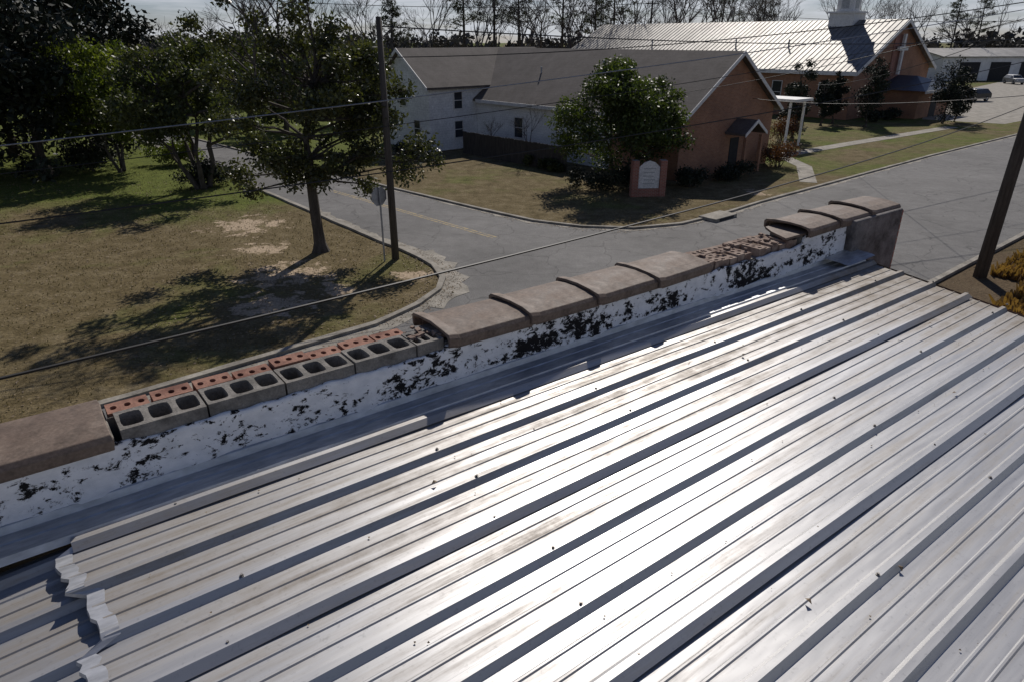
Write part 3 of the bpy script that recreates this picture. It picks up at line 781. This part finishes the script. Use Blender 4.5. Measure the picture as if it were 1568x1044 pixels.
# ---------------------------------------------------------------- poles, sign, wires
def upole(name, x, y, h, r, arms=True, lean=(0,0), rz=0):
    e = empty(name, (x,y,0), rz); m = MB()
    m.tube([(0,0,-.2),(lean[0]*.5,lean[1]*.5,h*.5),(lean[0],lean[1],h)], [r*1.15,r,r*.75], 12); m.obj('pole', M['wood_pole'], e, smooth=True)
    if arms:
        m = MB(); m.box(-1.1,1.1,-.06,.06,h-.6,h-.48)
        m.obj('crossarm', M['wood_pole'], e)
        m = MB()
        for x_ in (-1,-.4,.4,1): m.tube([(x_,0,h-.48),(x_,0,h-.3)], [.05,.035], 8)
        m.obj('insulators', M['galv'], e)
    return e
upole('utility_pole', -4.62, 26.1, 8.7, .13, False)
upole('utility_pole', 17.15, 23.85, 10.5, .20, True, (.15,.1), rad(-50))
upole('utility_pole', -56, 90, 14.5, .2, True, rz=rad(40)); upole('utility_pole', -49.5, 88, 13.5, .2, True, rz=rad(40))
upole('utility_pole', 62, 70, 10.5, .2, True, rz=rad(-50)); upole('utility_pole', 24, 130, 14, .2, True)
upole('utility_pole', 115, 118, 12.5, .2, True, rz=rad(-50))
ST = empty('stop_sign', (-5.0,25.8,0), rad(50))
m = MB(); m.tube([(0,0,0),(0,0,2.9)], [.035,.035], 6); m.obj('post', M['galv'], ST)
m = MB(); o = [(.38*math.cos(rad(22.5+45*k)), .38*math.sin(rad(22.5+45*k))) for k in range(8)]
m.add([(x,.04,2.55+z) for x,z in o]+[(x,.05,2.55+z) for x,z in o], [tuple(range(8)), tuple(reversed(range(8,16)))]+[(i,i+8,(i+1)%8+8,(i+1)%8) for i in range(8)])
m.obj('octagonal_plate', M['galv'], ST)
def wire(a, b, sag, r=.012, n=28, mat='wire'):
    a = Vector(a); b = Vector(b); m = MB()
    pts = [a.lerp(b, i/n)-Vector((0,0,sag*4*(i/n)*(1-i/n))) for i in range(n+1)]
    m.tube(pts, [r]*(n+1), 5); m.obj('power_line', M[mat])
wire((17.0,23.75,6.0), (-15,-6.2,6.6), .68, .013)
wire((-30,12.6,4.2), (27,40,9.4), .5, .020, mat='galv')
wire((-24,4.5,4.6), (30,35.4,8.3), 1.0, .015)
wire((-30,9.6,4.0), (30,44,9.0), .9, .013)
wire((17.1,23.9,9.9), (62,70,10.0), .8, .024); wire((17.1,23.9,6.0), (62,70,6.6), .9, .026); wire((17.4,23.6,9.9), (62.6,70,10.0), .9, .024)
wire((17.1,23.9,8.0), (62,70,8.4), .8, .022); wire((17.1,23.9,7.0), (62,70,7.6), 1.1, .022)
wire((-4.62,26.1,8.4), (62,70,9.6), 1.2, .022); wire((-4.62,26.1,7.4), (17.1,23.9,9.2), .4, .015)
wire((17.1,23.9,8.8), (6.5,48,4.2), .4, .014); wire((17.1,23.9,8.6), (26,62,4.4), .5, .014)
wire((17.1,23.9,6.3), (15,45,4.6), .3, .014)
wire((62,70,10), (115,118,12), .8, .04); wire((62,70,9.4), (115,118,11.4), .8, .04); wire((62,70,8.4), (115,118,10.4), .8, .04)
wire((-56,90,14), (24,130,13.6), 1.5, .04); wire((24,130,13.6), (62,70,10), 1.5, .03)

# ---------------------------------------------------------------- trees
ext = [((-2.6,-.3,7.9),.6),((-3.9,.2,8.5),.55),((-1.6,.4,8.6),.6),((3.6,0,3.3),.8),((4.3,.3,4.1),.8),((3.0,-.4,5.2),.9),((-3.0,.2,3.1),.8),((2.1,.2,2.6),.6),((-.6,-.6,3.0),.6),((-3.4,.5,5.0),.7),
       ((0,0,8.8),.7),((1.2,.3,8.3),.7),((2.3,-.2,7.4),.7),((-.8,-.5,7.9),.7),((-3.2,0,6.8),.7),((3.6,.4,6.2),.6),((-2.6,.4,9.3),.4),((.6,-.2,9.4),.4),((-2.2,-.6,2.6),.5),((4.9,.1,3.6),.4)]
T1 = tree('magnolia_tree', (-7.86,27.2,0), 3.0, (.6,0,5.4), (3.2,2.6,2.9), 60, 28000, .085, M['leaf_magnolia'], .22, .25, 1, .5, extra=ext)
m = MB(); bare(m, (-.7,0,6.2), 5.0, .08, 5, .55); bare(m, (-1.6,0,5.6), 5.0, .07, 5, .55)
m.obj('bare_top_branches', M['twig'], T1)
tree('broadleaf_tree', (-18,40.2,0), 1.4, (-.3,0,4.7), (4.3,3.4,3.2), 60, 18000, .11, M['leaf_mid'], .3, .28, 6)
tree('broadleaf_tree', (-25.5,45.5,0), 1.5, (0,0,4.7), (3.9,3.2,3.0), 44, 18000, .12, M['leaf_bright'], .2, .34, 3)
tree('round_holly_tree', (6.5,41.3,0), 1.1, (0,0,3.95), (3.9,3.2,2.75), 85, 32000, .095, M['leaf_round'], .22, .33, 2)
for k,(x,y,h,w) in enumerate([(-29.5,44,13,4.2),(-34.5,41,15,4.5),(-40,46,16,5),(-37,52,17,5),(-31,53,15,4.5),(-45,55,18,6),(-47,44,16,6)]):
    tree('dark_evergreen_tree', (x,y,0), 1.2, (0,0,h*.47), (w,w,h*.48), 60, 11000, .2, M['leaf_dark'], .35, .38)
for (x,y,h,w) in [(33,73.4,5.2,.9),(35,70.5,7.0,1.5),(24.6,62,7.4,1.1),(44.3,73.4,6.4,1.6),(46.5,75,5.5,1.2),(31,71.5,4.6,.9)]:
    tree('cypress_tree', (x,y,0), .5, (0,0,h*.52), (w,w,h*.46), 30, 5000, .1, M['leaf_dark'], .12, .5)
for (x,y,h,w) in [(-21,66,7,3.6),(-15,74,7.5,4),(-8,79,7,4),(-27,74,8,4),(-3,84,6.5,3.6)]:
    tree('broadleaf_tree', (x,y,0), 1.2, (0,0,h*.55), (w,w,h*.45), 30, 7000, .17, M['leaf_mid'] if x < -14 else M['leaf_edge'], .25, .36)
def shrub(name, x, y, rx, ry, h, mat, n=3000, ls=.06, rz=0):
    e = empty(name, (x,y,0), rz); P = []
    k = 12
    for i in range(k):
        P.append(clump_pts((R.uniform(-1,1)*rx*.7, R.uniform(-1,1)*ry*.6, R.uniform(.3,.65)*h), h*.38, n//k, .9))
    P = np.concatenate(P); P[:,2] = np.abs(P[:,2])
    quad_cloud('foliage', leaves(P, ls), mat, e); m = MB()
    for i in range(9): limb(m, (R.uniform(-.2,.2)*rx,R.uniform(-.2,.2)*ry,0), (R.uniform(-.7,.7)*rx,R.uniform(-.6,.6)*ry,h*.6), .03, .01, 4)
    m.obj('stems', M['bark'], e)
shrub('shrub', 13.6,42.8,2.2,.8,1.2,M['leaf_dark'],3500,.07,rad(41)); shrub('shrub', 10.6,40.6,1.2,.8,1.3,M['leaf_dark'],3000,.07)
shrub('shrub', 22.4,58.9,1.2,1.0,2.4,M['leaf_red'],2600,.07); shrub('shrub', 18.2,47.5,1.2,1.0,1.9,M['leaf_red'],2600,.07)
shrub('shrub', -23.5,48.5,3.0,1.2,1.8,M['leaf_bright'],4000,.09); shrub('shrub', -28,46,2,1.2,2.2,M['leaf_dark'],3000,.1)
shrub('shrub', -7.6,51.2,1.8,.8,1.2,M['leaf_dark'],2600,.08,rad(130)); shrub('shrub', 2,46.5,2.4,.7,.9,M['leaf_mid'],2600,.08,rad(130))
shrub('shrub', 5.5,40.2,2.6,1.8,1.5,M['leaf_dark'],3500,.08); shrub('shrub', -18.4,40.6,1.6,1.3,1.7,M['leaf_dark'],3500,.08)
for (x,y) in [(38,74.8),(40.5,77),(29,75)]: shrub('shrub', x,y,1.4,1.0,1.3,M['leaf_dark'],1500,.12)
def bare_tree(x, y, h, r, depth=5, spread=.45):
    m = MB(); bare(m, (x,y,-.1), h, r, depth, spread); m.obj('bare_tree', M['twig'])
bare_tree(1.2,49.0,4.0,.06,5); bare_tree(-1.5,51.5,3.2,.05,5)
def pine(x, y, h):
    e = empty('pine_tree', (x,y,0)); m = MB(); m.tube([(0,0,0),(R.uniform(-.3,.3),0,h*.5),(R.uniform(-.6,.6),0,h)], [.28,.2,.06], 7); P = []
    for k in range(38):
        z = h*R.uniform(.45,1.0); L = (1-(z/h-.45)*1.4)*h*.17*R.uniform(.4,1.3); a = R.uniform(0,6.28)
        q = Vector((math.cos(a)*L, math.sin(a)*L, z+L*.3)); limb(m, (0,0,z), q, .06, .02, 3)
        P.append(clump_pts(q, h*.045*R.uniform(.6,1.5), 50, .6)); P.append(clump_pts(q*.5+Vector((0,0,z*.5)), h*.035, 20, .6))
    m.obj('trunk', M['bark'], e); quad_cloud('needles', leaves(np.concatenate(P), .24, .22), M['leaf_pine'], e)
for (x,y,h) in [(-18,112,16),(-8,125,20),(-3,121,21),(1,130,20),(9,134,21),(14,128,18),(19,140,21),(46,165,22),(60,180,24),(112,190,19),(128,205,19)]: pine(x,y,h)
for (x,y,h) in [(28,128,17),(34,124,18),(20,122,16),(-14,128,15),(40,135,17),(68,160,17),(-32,120,13),(-24,118,13),(88,170,15),(10,118,15),(-5,112,14),(24,118,15),(31,132,17),(47,140,16),(-40,110,13),(1,115,14),(5,126,17),(37,142,18),(54,150,17),(16,120,14)]: bare_tree(x,y,h*1.2,.26,6,.42)
P = []
for k in range(560):
    a = R.uniform(-1,1); y = R.uniform(165,330); x = a*y*1.05+8
    h = R.uniform(5,10.5)
    for j in range(3): P.append(clump_pts((x+R.uniform(-3,3), y+R.uniform(-3,3), h*R.uniform(.25,.8)), h*.33, 42, 1.0))
P = np.concatenate(P); P[:,2] = np.abs(P[:,2])
quad_cloud('distant_woodland', leaves(P, .75, .6), M['leaf_far'])
P = []
for k in range(150):
    x = R.uniform(-130,-22); y = R.uniform(82,150)
    if -66 < x < -48 and y < 100: continue
    h = R.uniform(5,9)
    for j in range(3): P.append(clump_pts((x+R.uniform(-2,2), y+R.uniform(-2,2), h*R.uniform(.25,.75)), h*.33, 80, 1.0))
for k in range(50):
    x = R.uniform(-18,14); y = R.uniform(92,112); h = R.uniform(3.5,6.5)
    P.append(clump_pts((x,y,h*.5), h*.45, 160, 1.0))
P = np.concatenate(P); P[:,2] = np.abs(P[:,2])
quad_cloud('woodland_edge', leaves(P, .42, .6), M['leaf_edge'])
m = MB()
for k in range(40):
    bare(m, (R.uniform(-85,-12), R.uniform(85,150), -.1), R.uniform(9,14), .16, 4, .45)
for k in range(40):
    bare(m, (R.uniform(-10,130), R.uniform(165,230), -.1), R.uniform(13,20), .28, 4, .45)
m.obj('bare_woodland', M['twig'])

# ---------------------------------------------------------------- litter and grass
def inside_lawn(x, y):
    a = (x+4.1)*.643-(y-19.2)*.766; b_ = (x+5.6)*.747-(y-28.75)*-.66
    return a < -.5 and b_ < -.4
P = []
while len(P) < 15000:
    x = R.uniform(-34,-2); y = R.uniform(3,42)
    if inside_lawn(x, y) and noise.noise(Vector((x*.35,y*.35,0)))+R.uniform(-.5,.5) > -.1: P.append((x,y,R.uniform(.01,.05)))
for pl in (leftcurb[2:11], rightcurb[2:11]):
    for k in range(1600):
        i = R.randrange(len(pl)-1); t = R.random(); w_ = abs(R.gauss(0,.45))*(1 if pl is leftcurb[2:11] else 1)
        ax, ay = pl[i]; bx_, by_ = pl[i+1]; d = Vector((bx_-ax, by_-ay)).normalized()
        P.append((ax+(bx_-ax)*t+d.y*R.uniform(-.7,.7), ay+(by_-ay)*t-d.x*R.uniform(-.7,.7), .02))
L_ = leaves(np.array(P), .04, .6, 0); L_[:,:,2] = .014+np.abs(L_[:,:,2]-.01)*.5
quad_cloud('leaf_litter', L_, M['litter'])
def tufts(name, P, size, mat):
    P = np.array(P); n = len(P); a = NR.random(n)*6.28; w = size*.35; hgt = size*(.5+NR.random(n))
    dx = np.cos(a)*w; dy = np.sin(a)*w; lean = NR.normal(size=(n,2))*size*.35; z = np.zeros(n)
    V = np.stack([np.stack([P[:,0]-dx,P[:,1]-dy,z],1), np.stack([P[:,0]+dx,P[:,1]+dy,z],1),
                  np.stack([P[:,0]+dx*.3+lean[:,0],P[:,1]+dy*.3+lean[:,1],hgt],1), np.stack([P[:,0]-dx*.3+lean[:,0],P[:,1]-dy*.3+lean[:,1],hgt],1)], 1)
    quad_cloud(name, V, mat)
P = []
while len(P) < 16000:
    x = R.uniform(-36,-2); y = R.uniform(3,48)
    if inside_lawn(x, y): P.append((x,y))
tufts('lawn_grass', P, .05, M['tuft'])
P = []
while len(P) < 20000:
    u_ = R.uniform(-2,18); v_ = R.uniform(.3,9)
    x = 15.9+u_*.766+v_*.643; y = 23.0+u_*.643-v_*.766
    if u_ < 2 and v_ < 1.6: continue
    if noise.noise(Vector((x*.5,y*.5,2)))+R.uniform(-.3,.4) > -.12: P.append((x,y))
tufts('dry_grass', P, .26, M['tuft_orange'])
P = []
for k in range(22):
    u_ = R.uniform(-1,14); v_ = R.uniform(.6,5)
    P.append(clump_pts((16.4+u_*.766+v_*.643, 22.6+u_*.643-v_*.766, .2), .45, 220, .6))
P = np.concatenate(P); P[:,2] = np.abs(P[:,2]); quad_cloud('weeds', leaves(P, .06), M['leaf_red'])

# ---------------------------------------------------------------- light, sky, camera
az, el = rad(11), rad(39.5)
Sv = Vector((math.sin(az)*math.cos(el), math.cos(az)*math.cos(el), math.sin(el)))
sd = bpy.data.lights.new('sun', 'SUN'); sd.energy = 3.7; sd.angle = rad(.53); sd.color = (1, .94, .87)
so = bpy.data.objects.new('sun', sd); scene.collection.objects.link(so); so.rotation_euler = Sv.to_track_quat('Z', 'Y').to_euler(); so.location = (0,0,50)
w = bpy.data.worlds.new('World'); scene.world = w; w.use_nodes = True; nt = w.node_tree
bg = nt.nodes['Background']; sk = nt.nodes.new('ShaderNodeTexSky'); sk.sky_type = 'NISHITA'; sk.sun_disc = False
sk.sun_elevation = el; sk.sun_rotation = az; sk.air_density = 1.0; sk.dust_density = .3; sk.ozone_density = 2.0
tc = nt.nodes.new('ShaderNodeTexCoord'); mp = nt.nodes.new('ShaderNodeMapping'); mp.inputs['Scale'].default_value = (1.4,1.4,14)
nt.links.new(tc.outputs['Generated'], mp.inputs['Vector'])
cl = ramp(nt, noise_n(nt, mp.outputs['Vector'], 3.6, 8, .6, .5), [(.40, 0.15), (.58, .95)])
sp = nt.nodes.new('ShaderNodeSeparateXYZ'); nt.links.new(tc.outputs['Generated'], sp.inputs[0])
lowm = maprange(nt, sp.outputs[2], .50, .10)
cl = math_n(nt, 'MULTIPLY', cl, lowm)
tint = mix(nt, 1.0, sk.outputs['Color'], (.66,.74,1.02), 'MULTIPLY')
col = mix(nt, cl, tint, (11.4,12.0,13.0))
nt.links.new(col, bg.inputs['Color']); bg.inputs['Strength'].default_value = .05

cam = bpy.data.cameras.new('camera'); cam.lens = 24; cam.sensor_width = 36; cam.clip_end = 4000; cam.clip_start = .05
co = bpy.data.objects.new('camera', cam); scene.collection.objects.link(co)
co.location = (0,0,8); co.rotation_euler = (rad(90-23.85), 0, 0); scene.camera = co
scene.view_settings.view_transform = 'Standard'; scene.view_settings.look = 'None'; scene.view_settings.exposure = 0
